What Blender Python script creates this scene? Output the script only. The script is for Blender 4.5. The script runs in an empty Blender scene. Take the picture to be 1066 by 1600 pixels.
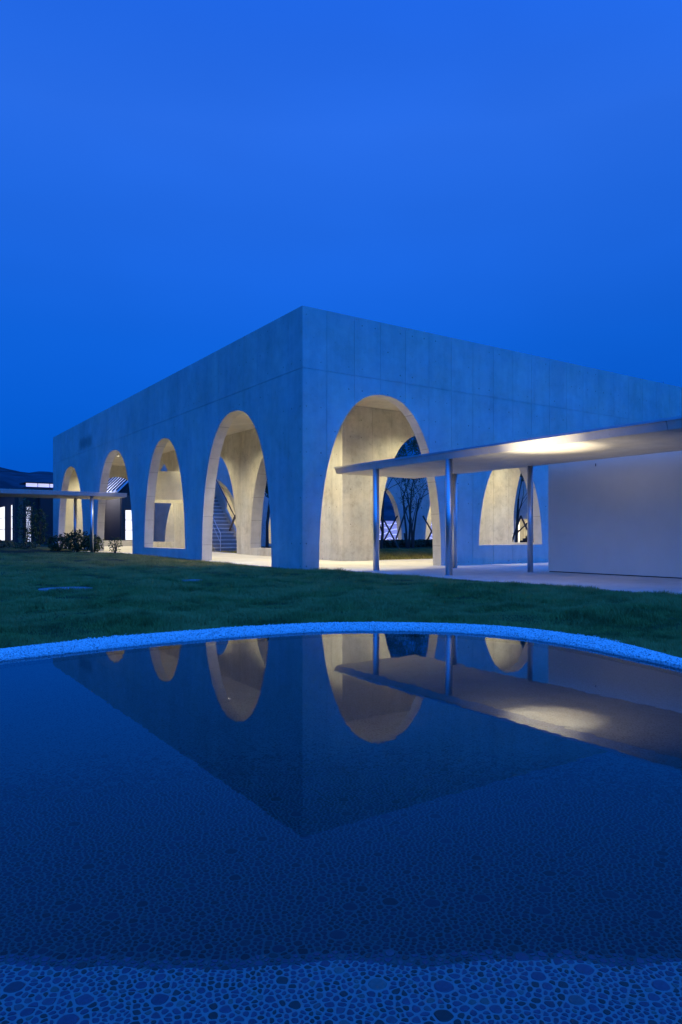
import bpy, bmesh, math, random
import numpy as np
from mathutils import Vector, Matrix, noise, kdtree

S = bpy.context.scene
COL = S.collection
RNG = random.Random(7)
NR = np.random.default_rng(7)

# ------------------------------------------------------------------ camera
# World frame: X runs along the right-hand facade, Y along the left-hand one, building corner at the origin.
CAM = (-10.35, -17.21, 1.0)
YAW = math.atan2(742, 1093)
FW = (math.sin(YAW), math.cos(YAW)); RT = (math.cos(YAW), -math.sin(YAW))
cam = bpy.data.cameras.new('camera'); cam_o = bpy.data.objects.new('camera', cam); COL.objects.link(cam_o)
cam_o.location = CAM; cam_o.rotation_euler = (math.pi / 2, 0, -YAW)
cam.sensor_fit = 'HORIZONTAL'; cam.sensor_width = 24.0; cam.lens = 24.0 * 1093 / 1066
cam.shift_y = 38 / 1066; cam.clip_start = 0.05; cam.clip_end = 3000
S.camera = cam_o

# ------------------------------------------------------------------ dusk sky
W = bpy.data.worlds.new('World'); S.world = W; W.use_nodes = True
nt = W.node_tree; nt.nodes.clear()
def N(t, **k):
    n = nt.nodes.new(t)
    for a, b in k.items(): setattr(n, a, b)
    return n
def Lk(a, b): nt.links.new(a, b)
out = N('ShaderNodeOutputWorld'); bg = N('ShaderNodeBackground'); bg.inputs[1].default_value = 1.0
tc = N('ShaderNodeTexCoord'); sep = N('ShaderNodeSeparateXYZ'); Lk(tc.outputs['Generated'], sep.inputs[0])
ramp = N('ShaderNodeValToRGB'); Lk(sep.outputs[2], ramp.inputs[0])
cr = ramp.color_ramp
stops = [(0.0, (.000, .066, .50)), (.12, (.000, .090, .57)), (.26, (.004, .113, .65)), (.42, (.014, .134, .72)),
         (.50, (.021, .150, .78)), (.60, (.015, .133, .76)), (1.0, (.010, .118, .70))]
cr.elements[0].position = 0; cr.elements[0].color = (*stops[0][1], 1)
cr.elements[1].position = 1; cr.elements[1].color = (*stops[-1][1], 1)
for p, c in stops[1:-1]:
    e = cr.elements.new(p); e.color = (*c, 1)
# afterglow side of the sky (behind the photographer): smoothly brighter and paler
dot = N('ShaderNodeVectorMath', operation='DOT_PRODUCT'); Lk(tc.outputs['Generated'], dot.inputs[0])
dot.inputs[1].default_value = (-0.24, -0.84, 0.48)
mr = N('ShaderNodeMapRange', interpolation_type='SMOOTHSTEP'); Lk(dot.outputs['Value'], mr.inputs[0])
mr.inputs[1].default_value = -0.35; mr.inputs[2].default_value = 1.0; mr.inputs[3].default_value = 0; mr.inputs[4].default_value = 1
glow = N('ShaderNodeMix', data_type='RGBA', blend_type='ADD'); Lk(mr.outputs[0], glow.inputs[0])
Lk(ramp.outputs[0], glow.inputs[6]); glow.inputs[7].default_value = (.012, .29, 1.52, 1)
# physical twilight sky mixed in faintly, tinted by the tungsten white balance of the photograph
sky = N('ShaderNodeTexSky', sky_type='NISHITA'); sky.sun_disc = False
sky.sun_elevation = math.radians(1.0); sky.sun_rotation = math.radians(172)
tint = N('ShaderNodeMix', data_type='RGBA', blend_type='MULTIPLY'); tint.inputs[0].default_value = 1
Lk(sky.outputs[0], tint.inputs[6]); tint.inputs[7].default_value = (.0005, .006, .05, 1)
add = N('ShaderNodeMix', data_type='RGBA', blend_type='ADD'); add.inputs[0].default_value = 1
Lk(glow.outputs[2], add.inputs[6]); Lk(tint.outputs[2], add.inputs[7])
# barely visible thin high cloud texture
nz = N('ShaderNodeTexNoise'); nz.inputs['Scale'].default_value = 1.6; nz.inputs['Detail'].default_value = 3
mp = N('ShaderNodeMapping'); mp.inputs['Scale'].default_value = (1, 1, 3.0); Lk(tc.outputs['Generated'], mp.inputs[0]); Lk(mp.outputs[0], nz.inputs['Vector'])
m2 = N('ShaderNodeMapRange'); Lk(nz.outputs[0], m2.inputs[0]); m2.inputs[1].default_value = .3; m2.inputs[2].default_value = .7
m2.inputs[3].default_value = .93; m2.inputs[4].default_value = 1.07
sc = N('ShaderNodeVectorMath', operation='SCALE'); Lk(add.outputs[2], sc.inputs[0]); Lk(m2.outputs[0], sc.inputs['Scale'])
Lk(sc.outputs[0], bg.inputs[0]); Lk(bg.outputs[0], out.inputs[0])
S.view_settings.view_transform = 'Standard'; S.view_settings.look = 'None'
S.view_settings.exposure = 0; S.view_settings.gamma = 1; S.view_settings.use_curve_mapping = False
S.cycles.max_bounces = 8; S.cycles.diffuse_bounces = 4; S.cycles.sample_clamp_indirect = 6

# ------------------------------------------------------------------ helpers
def link(o, parent=None):
    COL.objects.link(o)
    if parent is not None: o.parent = parent
    return o
def mesh_obj(name, verts, faces, mat, parent=None, mats=None, midx=None, smooth=False):
    me = bpy.data.meshes.new(name); me.from_pydata([tuple(v) for v in verts], [], faces)
    for m in (mats or [mat]): me.materials.append(m)
    if midx is not None: me.polygons.foreach_set('material_index', midx)
    if smooth: me.polygons.foreach_set('use_smooth', [True] * len(me.polygons))
    me.update()
    return link(bpy.data.objects.new(name, me), parent)
def np_tris(name, V, Fc, mat, parent=None, n=3):
    me = bpy.data.meshes.new(name); V = np.ascontiguousarray(V, dtype=np.float32); Fc = np.ascontiguousarray(Fc, dtype=np.int32)
    me.vertices.add(len(V)); me.vertices.foreach_set('co', V.ravel())
    me.loops.add(Fc.size); me.loops.foreach_set('vertex_index', Fc.ravel())
    me.polygons.add(len(Fc)); me.polygons.foreach_set('loop_start', np.arange(0, Fc.size, n, dtype=np.int32))
    me.materials.append(mat); me.update(calc_edges=True)
    return link(bpy.data.objects.new(name, me), parent)
def empty(name, loc=(0, 0, 0)):
    o = bpy.data.objects.new(name, None); o.location = loc; o.empty_display_size = .2; return link(o)
def tag(o, label=None, cat=None, group=None, kind=None):
    if label: o['label'] = label
    if cat: o['category'] = cat
    if group: o['group'] = group
    if kind: o['kind'] = kind
    return o
class MB:
    def __init__(s): s.v = []; s.f = []
    def add(s, vs, fs):
        b = len(s.v); s.v += [tuple(v) for v in vs]; s.f += [tuple(b + i for i in f) for f in fs]; return s
    def box(s, x0, y0, z0, x1, y1, z1):
        return s.add([(x0,y0,z0),(x1,y0,z0),(x1,y1,z0),(x0,y1,z0),(x0,y0,z1),(x1,y0,z1),(x1,y1,z1),(x0,y1,z1)],
                     [(3,2,1,0),(4,5,6,7),(0,1,5,4),(1,2,6,5),(2,3,7,6),(3,0,4,7)])
    def tube(s, pts, rad, n=8, cap=True):
        pts = [Vector(p) for p in pts]; rads = rad if isinstance(rad, (list, tuple)) else [rad] * len(pts)
        b = len(s.v)
        up = None
        for i, p in enumerate(pts):
            d = (pts[min(i + 1, len(pts) - 1)] - pts[max(i - 1, 0)]).normalized()
            a = Vector((0, 0, 1)) if abs(d.z) < .9 else Vector((1, 0, 0))
            u = d.cross(a).normalized(); w = d.cross(u)
            for k in range(n):
                t = 2 * math.pi * k / n; s.v.append(tuple(p + rads[i] * (math.cos(t) * u + math.sin(t) * w)))
        for i in range(len(pts) - 1):
            for k in range(n):
                s.f.append((b + i*n + k, b + i*n + (k+1) % n, b + (i+1)*n + (k+1) % n, b + (i+1)*n + k))
        if cap: s.f.append(tuple(b + k for k in range(n))[::-1]); s.f.append(tuple(b + (len(pts)-1)*n + k for k in range(n)))
        return s
    def prism(s, poly, axis, a, b2):   # poly of 2-D points in the plane normal to axis
        n = len(poly)
        def P(p, t):
            return (t, p[0], p[1]) if axis == 0 else (p[0], t, p[1]) if axis == 1 else (p[0], p[1], t)
        return s.add([P(p, a) for p in poly] + [P(p, b2) for p in poly],
              [tuple(range(n)), tuple(range(2*n-1, n-1, -1))] + [(i, i+n, (i+1) % n + n, (i+1) % n) for i in range(n)])
    def build(s, name, mat, parent=None, fixn=True, smooth=False):
        o = mesh_obj(name, s.v, s.f, mat, parent)
        if fixn:
            bm = bmesh.new(); bm.from_mesh(o.data); bmesh.ops.recalc_face_normals(bm, faces=bm.faces[:])
            bm.to_mesh(o.data); bm.free()
        if smooth:
            o.data.polygons.foreach_set('use_smooth', [len(p.vertices) == 4 for p in o.data.polygons])
        return o

# ------------------------------------------------------------------ materials
def newmat(name, base=(.5, .5, .5), rough=.6, metal=0.0, spec=.5):
    m = bpy.data.materials.new(name); m.use_nodes = True
    b = m.node_tree.nodes['Principled BSDF']
    b.inputs['Base Color'].default_value = (*base, 1); b.inputs['Roughness'].default_value = rough
    b.inputs['Metallic'].default_value = metal; b.inputs['Specular IOR Level'].default_value = spec
    return m, m.node_tree, b
class G:      # tiny node-graph helper
    def __init__(s, t): s.t = t
    def n(s, k, **a):
        x = s.t.nodes.new(k)
        for q, v in a.items(): setattr(x, q, v)
        return x
    def l(s, a, b): s.t.links.new(a, b)
    def math(s, op, a, b=0.0, c=0.0):
        x = s.n('ShaderNodeMath', operation=op)
        for i, v in enumerate((a, b, c)):
            if isinstance(v, (int, float)): x.inputs[i].default_value = v
            else: s.l(v, x.inputs[i])
        return x.outputs[0]
    def noise(s, vec, scale, detail=4, rough=.55, mscale=None, loc=None):
        if mscale or loc:
            mp = s.n('ShaderNodeMapping'); s.l(vec, mp.inputs[0])
            if mscale: mp.inputs['Scale'].default_value = mscale
            if loc: mp.inputs['Location'].default_value = loc
            vec = mp.outputs[0]
        x = s.n('ShaderNodeTexNoise'); x.inputs['Scale'].default_value = scale; x.inputs['Detail'].default_value = detail
        x.inputs['Roughness'].default_value = rough; s.l(vec, x.inputs['Vector']); return x.outputs[0]
    def rng(s, v, a, b, c, d, smooth=False):
        x = s.n('ShaderNodeMapRange')
        if smooth: x.interpolation_type = 'SMOOTHSTEP'
        s.l(v, x.inputs[0])
        for i, q in enumerate((a, b, c, d)): x.inputs[i + 1].default_value = q
        return x.outputs[0]
    def mix(s, f, a, b, blend='MIX'):
        x = s.n('ShaderNodeMix', data_type='RGBA', blend_type=blend)
        if isinstance(f, (int, float)): x.inputs[0].default_value = f
        else: s.l(f, x.inputs[0])
        for i, v in ((6, a), (7, b)):
            if isinstance(v, tuple): x.inputs[i].default_value = (*v, 1) if len(v) == 3 else v
            else: s.l(v, x.inputs[i])
        return x.outputs[2]
    def ramp(s, v, stops):
        x = s.n('ShaderNodeValToRGB'); s.l(v, x.inputs[0]); e = x.color_ramp.elements
        e[0].position, e[0].color = stops[0][0], (*stops[0][1], 1); e[1].position, e[1].color = stops[-1][0], (*stops[-1][1], 1)
        for p, c in stops[1:-1]:
            q = e.new(p); q.color = (*c, 1)
        return x.outputs[0]
    def bump(s, bsdf, h, dist, strength=1.0):
        x = s.n('ShaderNodeBump'); x.inputs['Distance'].default_value = dist; x.inputs['Strength'].default_value = strength
        s.l(h, x.inputs['Height']); s.l(x.outputs[0], bsdf.inputs['Normal'])

def concrete(name, base=(.47, .455, .42), holes=True, lifts=False, streak=1.0, stain=False, spread=.03, mott=1.0):
    m, t, b = newmat(name, base, .78, 0, .3); g = G(t)
    tc = g.n('ShaderNodeTexCoord').outputs['Object']
    big = g.noise(tc, .55, 5, .6); mid = g.noise(tc, 3.2, 6, .65); fine = g.noise(tc, 28, 3, .6)
    st = g.noise(tc, 1.0, 5, .65, mscale=(3.2, 3.2, .28))
    v = g.math('MULTIPLY', g.rng(big, .3, .7, .86, 1.12), g.rng(mid, .25, .75, .90, 1.08))
    st2 = g.noise(tc, .7, 3, .6, mscale=(1.4, 1.4, .5), loc=(5, 1, 8))
    v = g.math('MULTIPLY', v, g.rng(g.math('MULTIPLY', st, g.rng(st2, .35, .65, .6, 1.3)), .28, .62, 1 - .07 * streak, 1 + .06 * streak))
    cl = g.noise(tc, 1.6, 4, .7, loc=(11, 4, 2)); v = g.math('MULTIPLY', v, g.rng(cl, .50, .68, 1.0, 1 - .07 * mott))
    if mott > 1: v = g.math('MULTIPLY', v, g.rng(g.noise(tc, 5.5, 5, .75, loc=(2, 8, 5)), .54, .72, 1.0, .80))
    v = g.math('MULTIPLY', v, g.rng(fine, .2, .8, .95, 1.05))
    oi = g.n('ShaderNodeObjectInfo').outputs['Random']
    v = g.math('MULTIPLY', v, g.rng(oi, 0, 1, 1 - spread, 1 + spread))
    # blow holes
    vo = g.n('ShaderNodeTexVoronoi'); vo.inputs['Scale'].default_value = 7; g.l(tc, vo.inputs['Vector'])
    msk = g.rng(g.noise(tc, 1.3, 2), .5, .62, 0, 1)
    pit = g.math('MULTIPLY', g.rng(vo.outputs['Distance'], .06, .13, 1, 0), msk)
    v = g.math('MULTIPLY', v, g.rng(pit, 0, 1, 1, .72))
    hole = None
    if holes:     # formwork tie holes on a grid
        sp = g.n('ShaderNodeSeparateXYZ'); g.l(tc, sp.inputs[0])
        h = g.math('ADD', sp.outputs[0], sp.outputs[1])
        def cell(x, period, off):
            return g.math('SUBTRACT', g.math('MODULO', g.math('ADD', x, 400 * period + off), period), period / 2)
        # two holes per board panel, one row each ~0.66 m
        a = cell(h, .495, .12); c = cell(sp.outputs[2], .66, .2)
        d = g.math('SQRT', g.math('ADD', g.math('POWER', g.math('ABSOLUTE', a), 2), g.math('POWER', g.math('ABSOLUTE', c), 2)))
        hole = g.rng(d, .016, .026, 1, 0); keep = g.rng(g.noise(tc, 1.1, 2, loc=(7, 3, 1)), .46, .6, 0, 1)
        hole = g.math('MULTIPLY', hole, keep)
        v = g.math('MULTIPLY', v, g.rng(hole, 0, 1, 1, .38))
    if lifts:     # day joints across the arch reveals
        sp = g.n('ShaderNodeSeparateXYZ'); g.l(tc, sp.inputs[0])
        q = g.math('ABSOLUTE', g.math('SUBTRACT', g.math('MODULO', g.math('ADD', sp.outputs[2], 9.29), 1.05), .525))
        ln = g.rng(q, .004, .016, 1, 0); v = g.math('MULTIPLY', v, g.rng(ln, 0, 1, 1, .62))
        blk = g.n('ShaderNodeTexWhiteNoise', noise_dimensions='1D')
        g.l(g.math('FLOOR', g.math('DIVIDE', g.math('ADD', sp.outputs[2], 9.29 - 0), 1.05)), blk.inputs['W'])
        v = g.math('MULTIPLY', v, g.rng(blk.outputs['Value'], 0, 1, .90, 1.07))
    if stain:     # old damp patch high on the left facade
        sp = g.n('ShaderNodeSeparateXYZ'); g.l(tc, sp.inputs[0])
        def band(o, c, w, s): 
            return g.rng(g.math('ABSOLUTE', g.math('SUBTRACT', o, c)), w - s, w + s, 1, 0, True)
        wob = g.math('ADD', sp.outputs[2], g.math('MULTIPLY', g.math('SUBTRACT', mid, .5), .5))
        k = g.math('MULTIPLY', band(sp.outputs[1], 24.0, 1.35, .35), band(wob, 6.35, .3, .22))
        k = g.math('MULTIPLY', k, g.rng(mid, .3, .6, .6, 1)); v = g.math('MULTIPLY', v, g.rng(k, 0, 1, 1, .5))
    colr = g.mix(g.rng(g.noise(tc, .8, 3, loc=(3, 9, 2)), .35, .65, 0, 1), base, tuple(c * f for c, f in zip(base, (1.05, .99, .90))))
    vm = g.n('ShaderNodeVectorMath', operation='SCALE'); g.l(colr, vm.inputs[0]); g.l(v, vm.inputs['Scale'])
    g.l(vm.outputs[0], b.inputs['Base Color'])
    hgt = g.math('ADD', g.math('MULTIPLY', mid, .4), g.math('MULTIPLY', fine, .25))
    hgt = g.math('SUBTRACT', hgt, g.math('MULTIPLY', pit, .5))
    if hole is not None: hgt = g.math('SUBTRACT', hgt, g.math('MULTIPLY', hole, 2.0))
    g.bump(b, hgt, .006, .6)
    return m
M = {}
M['panel'] = concrete('board_marked_concrete', stain=True)
M['core'] = concrete('cast_concrete', holes=False)
M['panel_in'] = concrete('rough_board_concrete', streak=1.5, spread=.05, mott=2.6)
M['reveal'] = concrete('reveal_concrete', holes=False, lifts=True)
M['ceiling'] = concrete('ceiling_concrete', (.46, .44, .41), holes=False, streak=.3)
M['canopy'] = concrete('canopy_concrete', (.50, .48, .45), holes=False, streak=.2)
M['paving'] = concrete('smooth_paving', (.50, .49, .47), holes=False, streak=.1)
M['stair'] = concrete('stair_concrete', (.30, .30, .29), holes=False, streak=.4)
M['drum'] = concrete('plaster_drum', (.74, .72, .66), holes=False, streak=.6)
def simple(name, base, rough=.6, metal=0., nscale=6, var=.15, bump=.0, spec=.5, stretch=None):
    m, t, b = newmat(name, base, rough, metal, spec); g = G(t); tc = g.n('ShaderNodeTexCoord').outputs['Object']
    n = g.noise(tc, nscale, 4, .6, mscale=stretch)
    vm = g.n('ShaderNodeVectorMath', operation='SCALE'); vm.inputs[0].default_value = base
    g.l(g.rng(n, .25, .75, 1 - var, 1 + var), vm.inputs['Scale']); g.l(vm.outputs[0], b.inputs['Base Color'])
    g.l(g.rng(n, .2, .8, max(rough - .08, .02), min(rough + .08, 1)), b.inputs['Roughness'])
    if bump: g.bump(b, n, bump)
    return m
M['white_wall'] = simple('white_render', (.64, .60, .50), .8, nscale=1.2, var=.05, bump=.001)
M['steel'] = simple('brushed_steel', (.62, .63, .65), .38, 1.0, 9, .06, stretch=(1, 1, .1))
M['dark_steel'] = simple('dark_painted_steel', (.03, .03, .035), .45, .4)
M['white_steel'] = simple('white_painted_steel', (.75, .75, .75), .4)
M['timber_dark'] = simple('dark_stained_cladding', (.022, .018, .018), .7, nscale=2, var=.3, stretch=(8, 8, .5))
M['timber_brown'] = simple('brown_timber', (.13, .065, .045), .6, nscale=2, var=.3, stretch=(8, 8, .5))
M['metal_roof'] = simple('standing_seam_metal', (.62, .64, .68), .45, .15, 2, .08)
M['plate'] = simple('wet_cast_iron_cover', (.26, .28, .30), .42, .35, 40, .2, bump=.0008)
M['bark'] = simple('bark', (.05, .04, .035), .85, nscale=12, var=.3, bump=.004)
M['stake'] = simple('weathered_stake', (.06, .045, .035), .8, nscale=8, var=.3)
M['cable'] = simple('black_cable', (.02, .02, .02), .6)
def leafmat(name, a, b2):
    m, t, b = newmat(name, a, .55, 0, .3); g = G(t)
    r = g.n('ShaderNodeNewGeometry').outputs['Random Per Island']
    g.l(g.mix(r, a, b2), b.inputs['Base Color']); return m
M['leaf'] = leafmat('small_leaves', (.022, .045, .018), (.07, .09, .03))
M['shrub_leaf'] = leafmat('shrub_leaves', (.02, .045, .016), (.06, .10, .03))
M['hedge_leaf'] = leafmat('ground_cover_leaves', (.015, .03, .012), (.035, .06, .02))
# grass
m, t, b = newmat('grass_blades', (.045, .10, .025), .7, 0, .12); g = G(t)
tcw = g.n('ShaderNodeTexCoord').outputs['Object']
r_ = g.n('ShaderNodeNewGeometry').outputs['Random Per Island']
c_ = g.mix(r_, (.20, .21, .045), (.36, .32, .08))
c_ = g.mix(g.rng(g.noise(tcw, 2.2, 4, .7, mscale=(1, 1, .2), loc=(4, 4, 4)), .42, .60, .0, .62), c_, (.035, .06, .02))
c_ = g.mix(g.rng(g.noise(tcw, .9, 3), .40, .62, 0, 1), c_, (.38, .30, .09))
g.l(c_, b.inputs['Base Color']); M['grass'] = m
m, t, b = newmat('turf_soil', (.03, .05, .02), .9, 0, .2); g = G(t); tcw = g.n('ShaderNodeTexCoord').outputs['Object']
g.l(g.mix(g.rng(g.noise(tcw, 2.5, 5), .35, .65, 0, 1), (.018, .035, .014), (.035, .06, .02)), b.inputs['Base Color'])
g.bump(b, g.noise(tcw, 14, 5), .05); M['turf'] = m
m, t, b = newmat('wooded_hill', (.05, .08, .04), .95, 0, .1); g = G(t); tcw = g.n('ShaderNodeTexCoord').outputs['Object']
g.l(g.mix(g.rng(g.noise(tcw, .09, 6), .35, .65, 0, 1), (.018, .035, .045), (.04, .075, .10)), b.inputs['Base Color']); M['hill'] = m  # bluish tint paints distance haze into the forest colour
# white gravel
m, t, b = newmat('white_gravel', (.8, .8, .78), .8, 0, .3); g = G(t)
r_ = g.n('ShaderNodeNewGeometry').outputs['Random Per Island']
g.l(g.ramp(r_, [(0, (.22, .22, .21)), (.10, (.40, .40, .39)), (.28, (.68, .68, .66)), (1, (.88, .88, .86))]), b.inputs['Base Color']); M['gravel'] = m
m, t, b = newmat('gravel_bed', (.6, .6, .6), .9, 0, .2); g = G(t); tcw = g.n('ShaderNodeTexCoord').outputs['Object']
vo = g.n('ShaderNodeTexVoronoi'); vo.inputs['Scale'].default_value = 75; g.l(tcw, vo.inputs['Vector'])
g.l(g.ramp(vo.outputs['Distance'], [(0, (.82, .82, .80)), (.6, (.55, .55, .55)), (1, (.3, .3, .3))]), b.inputs['Base Color'])
g.bump(b, g.math('SUBTRACT', 1, vo.outputs['Distance']), .008); M['gravel_bed'] = m
# pool floor grout with far pebbles in the material
m, t, b = newmat('pebble_grout', (.3, .3, .3), .5, 0, .4); g = G(t); tcw = g.n('ShaderNodeTexCoord').outputs['Object']
vo = g.n('ShaderNodeTexVoronoi', feature='DISTANCE_TO_EDGE'); vo.inputs['Scale'].default_value = 58; g.l(tcw, vo.inputs['Vector'])
vc = g.n('ShaderNodeTexVoronoi'); vc.inputs['Scale'].default_value = 58; g.l(tcw, vc.inputs['Vector'])
sv = g.n('ShaderNodeSeparateColor'); g.l(vc.outputs['Color'], sv.inputs[0])
peb = g.ramp(sv.outputs[0], [(0, (.03, .03, .03)), (.6, (.06, .06, .07)), (1, (.11, .11, .12))])
far_c = g.mix(g.rng(vo.outputs['Distance'], .08, .19, 0, 1), (.155, .19, .185), peb)
dv = g.n('ShaderNodeVectorMath', operation='DISTANCE'); g.l(tcw, dv.inputs[0]); dv.inputs[1].default_value = (CAM[0], CAM[1], -.12)
g.l(g.mix(g.rng(dv.outputs['Value'], 2.95, 3.15, 0, 1), (.155, .195, .19), far_c), b.inputs['Base Color'])
M['grout'] = m
m, t, b = newmat('river_pebble', (.12, .12, .13), .38, 0, .5); g = G(t); tcw = g.n('ShaderNodeTexCoord').outputs['Object']
at = g.n('ShaderNodeAttribute', attribute_name='tone'); 
pc = g.ramp(at.outputs['Fac'], [(0, (.018, .022, .018)), (.22, (.034, .038, .034)), (.3, (.048, .042, .07)), (.6, (.068, .055, .092)), (.85, (.078, .065, .10)), (.95, (.082, .09, .075)), (1, (.11, .125, .115))])
nn = g.noise(tcw, 90, 3)
vm = g.n('ShaderNodeVectorMath', operation='SCALE'); g.l(pc, vm.inputs[0]); g.l(g.rng(nn, .3, .7, .70, 1.05), vm.inputs['Scale'])
g.l(vm.outputs[0], b.inputs['Base Color']); M['pebble'] = m
# water: mirror by Fresnel over a lightly tinted clear body
m = bpy.data.materials.new('still_water'); m.use_nodes = True; t = m.node_tree; t.nodes.clear(); g = G(t)
o_ = g.n('ShaderNodeOutputMaterial'); mx = g.n('ShaderNodeMixShader'); gl = g.n('ShaderNodeBsdfGlossy'); tr = g.n('ShaderNodeBsdfTransparent')
fr = g.n('ShaderNodeFresnel'); fr.inputs['IOR'].default_value = 1.33
gl.inputs['Roughness'].default_value = 0.0; gl.inputs['Color'].default_value = (.92, .96, 1.0, 1); tr.inputs['Color'].default_value = (.44, .70, .68, 1)
g.l(fr.outputs[0], mx.inputs[0]); g.l(tr.outputs[0], mx.inputs[1]); g.l(gl.outputs[0], mx.inputs[2]); g.l(mx.outputs[0], o_.inputs[0])
tcw = g.n('ShaderNodeTexCoord').outputs['Object']; bp = g.n('ShaderNodeBump'); bp.inputs['Distance'].default_value = .0006; bp.inputs['Strength'].default_value = .35
g.l(g.noise(tcw, 5, 2), bp.inputs['Height']); g.l(bp.outputs[0], gl.inputs['Normal'])
M['water'] = m
def emis(name, c, s):
    m = bpy.data.materials.new(name); m.use_nodes = True; t = m.node_tree
    b = t.nodes['Principled BSDF']; b.inputs['Base Color'].default_value = (*c, 1)
    b.inputs['Emission Color'].default_value = (*c, 1); b.inputs['Emission Strength'].default_value = s; b.inputs['Roughness'].default_value = .3
    return m
M['lamp'] = emis('lamp_lens', (1, .88, .62), 9)
M['lit_glass'] = emis('lit_window_glass', (1, .97, .86), 1.25)
M['lit_warm'] = emis('lit_window_dim', (.95, .88, .70), .55)
M['lit_cool'] = emis('lit_clerestory', (.80, .76, .95), .75)
M['screen'] = emis('glowing_screen_panel', (.38, .38, .54), .55)  # emission stands in for lamp light falling on the screen wall
M['wave'] = emis('glowing_wave_strip', (.80, .80, .95), .9)
M['pink'] = emis('far_interior_glow', (1, .72, .55), .8)  # emission stands in for the lit interior seen past the far arch

# ------------------------------------------------------------------ ground levels
def zg(x, y): return .009 * min(max(y, 0), 35)
C0 = (CAM[0] + 4.1 * FW[0], CAM[1] + 4.1 * FW[1])
def l2w(lat, d): return (CAM[0] + lat * RT[0] + d * FW[0], CAM[1] + lat * RT[1] + d * FW[1])
def table(tb):
    a = np.array([q[0] for q in tb], float); r = np.array([q[1] for q in tb], float); o = np.argsort(a); a = a[o]; r = r[o]
    aa = np.r_[a - 360, a, a + 360]; rr = np.r_[r, r, r]; th = np.arange(0, 360, 1.0); y = np.interp(th, aa, rr)
    k = np.hanning(11); k /= k.sum(); y = np.convolve(np.r_[y[-30:], y, y[:30]], k, 'same')[30:-30]
    return y
R_IN = table([(8,2.64),(19.5,2.655),(35.7,2.775),(50.4,3.017),(58.4,3.166),(70.3,3.253),(84.4,3.177),(94,3.095),(106.7,2.908),(119.7,2.815),(132,2.825),(143.6,2.88),(153.2,3.02),(180,3.4),(215,3.6),(270,3.7),(325,3.3),(360,2.6)])
R_OUT = table([(12,2.98),(29.2,3.09),(43.7,3.537),(55.5,3.836),(62,3.945),(72.3,3.955),(85,3.89),(93.6,3.82),(104.7,3.65),(116,3.53),(126.7,3.51),(137.6,3.50),(146,3.578),(165,3.8),(180,4.0),(215,4.3),(270,4.4),(325,4.0),(360,3.1)])
def rin(th): return .13 + float(np.interp(math.degrees(th) % 360, np.arange(361), np.r_[R_IN, R_IN[0]]))
def rout(th): return float(np.interp(math.degrees(th) % 360, np.arange(361), np.r_[R_OUT, R_OUT[0]]))
def pol(th, r):
    lat = r * math.cos(th); d = 4.1 + r * math.sin(th); return l2w(lat, d)
def lump(x, y, s=1.0):
    return .06 * noise.noise((x * .55, y * .55, 0)) + .055 * noise.noise((x * 1.5, y * 1.5, 3)) + .03 * noise.noise((x * 3.4, y * 3.4, 6))
def inside_pool_cam(lat, d, extra=0.):
    th = math.atan2(d - 4.1, lat); return math.hypot(lat, d - 4.1) < rin(th) + extra
def zt(x, y):     # lawn surface
    lx = (x - CAM[0]) * RT[0] + (y - CAM[1]) * RT[1]; ly = (x - CAM[0]) * FW[0] + (y - CAM[1]) * FW[1]
    th = math.atan2(ly - 4.1, lx); r = math.hypot(lx, ly - 4.1) - rout(th)
    near_b = 0 if (x > -1.2 and y > -18 and x < 46 and y < 34) else 1
    k = min(max(r / .8, 0), 1)
    bx = max(-x if x < .7 else 0, 0) if (y > 0) else max(.7 - x, 0)
    kb = min(bx / 1.5, 1) if x < .75 else 0
    return zg(x, y) + .005 + k * kb * (.055 + lump(x, y))

# ------------------------------------------------------------------ ground sheet (hole where the pool is)
NA = 480; rings = [0, .12, .25, .4] + [.4 + .2 * i_ for i_ in range(1, 66)] + [14.2, 15, 16, 17.5, 19, 21, 24, 28, 33, 40, 50, 65, 90, 140, 220, 400, 900]
V = []; F = []
for i, q in enumerate(rings):
    for k in range(NA):
        th = 2 * math.pi * k / NA; x, y = pol(th, rout(th) + q); V.append((x, y, zt(x, y)))
for i in range(len(rings) - 1):
    for k in range(NA):
        F.append((i*NA + k, (i+1)*NA + k, (i+1)*NA + (k+1) % NA, i*NA + (k+1) % NA))
ground = mesh_obj('ground', V, F, M['turf'], smooth=True); tag(ground, kind='structure')

# white gravel band round the pool
V = []; F = []; prof = [(0.0, -.03), (0.0, .008), (.04, .022), (.3, .038), (.7, .036), (1.0, .012)]
def gz(u): return float(np.interp(u, [p[0] for p in prof[1:]], [p[1] for p in prof[1:]]))
for i, (u, z) in enumerate(prof):
    for k in range(NA):
        th = 2 * math.pi * k / NA; ri, ro = rin(th), rout(th) + .06; x, y = pol(th, ri + u * (ro - ri)); V.append((x, y, z))
for i in range(len(prof) - 1):
    for k in range(NA): F.append((i*NA + k, (i+1)*NA + k, (i+1)*NA + (k+1) % NA, i*NA + (k+1) % NA))
tag(mesh_obj('gravel_bed', V, F, M['gravel_bed']), kind='structure')
OCT = np.array([(1,0,0),(0,1,0),(-1,0,0),(0,-1,0),(0,0,1),(0,0,-1)], float)
OF = np.array([(0,1,4),(1,2,4),(2,3,4),(3,0,4),(1,0,5),(2,1,5),(3,2,5),(0,3,5)])
n = 42000; P = np.zeros((n, 3)); k = 0
while k < n:
    th = RNG.uniform(math.radians(-5), math.radians(185)); u = RNG.random()
    ri, ro = rin(th), rout(th)
    if RNG.random() < .04: u = 1 + abs(RNG.gauss(0, .07)); 
    x, y = pol(th, ri + u * (ro - ri)); P[k] = (x, y, gz(min(u, 1)) + .003 + (0.005 if u > 1 else 0)); k += 1
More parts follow.
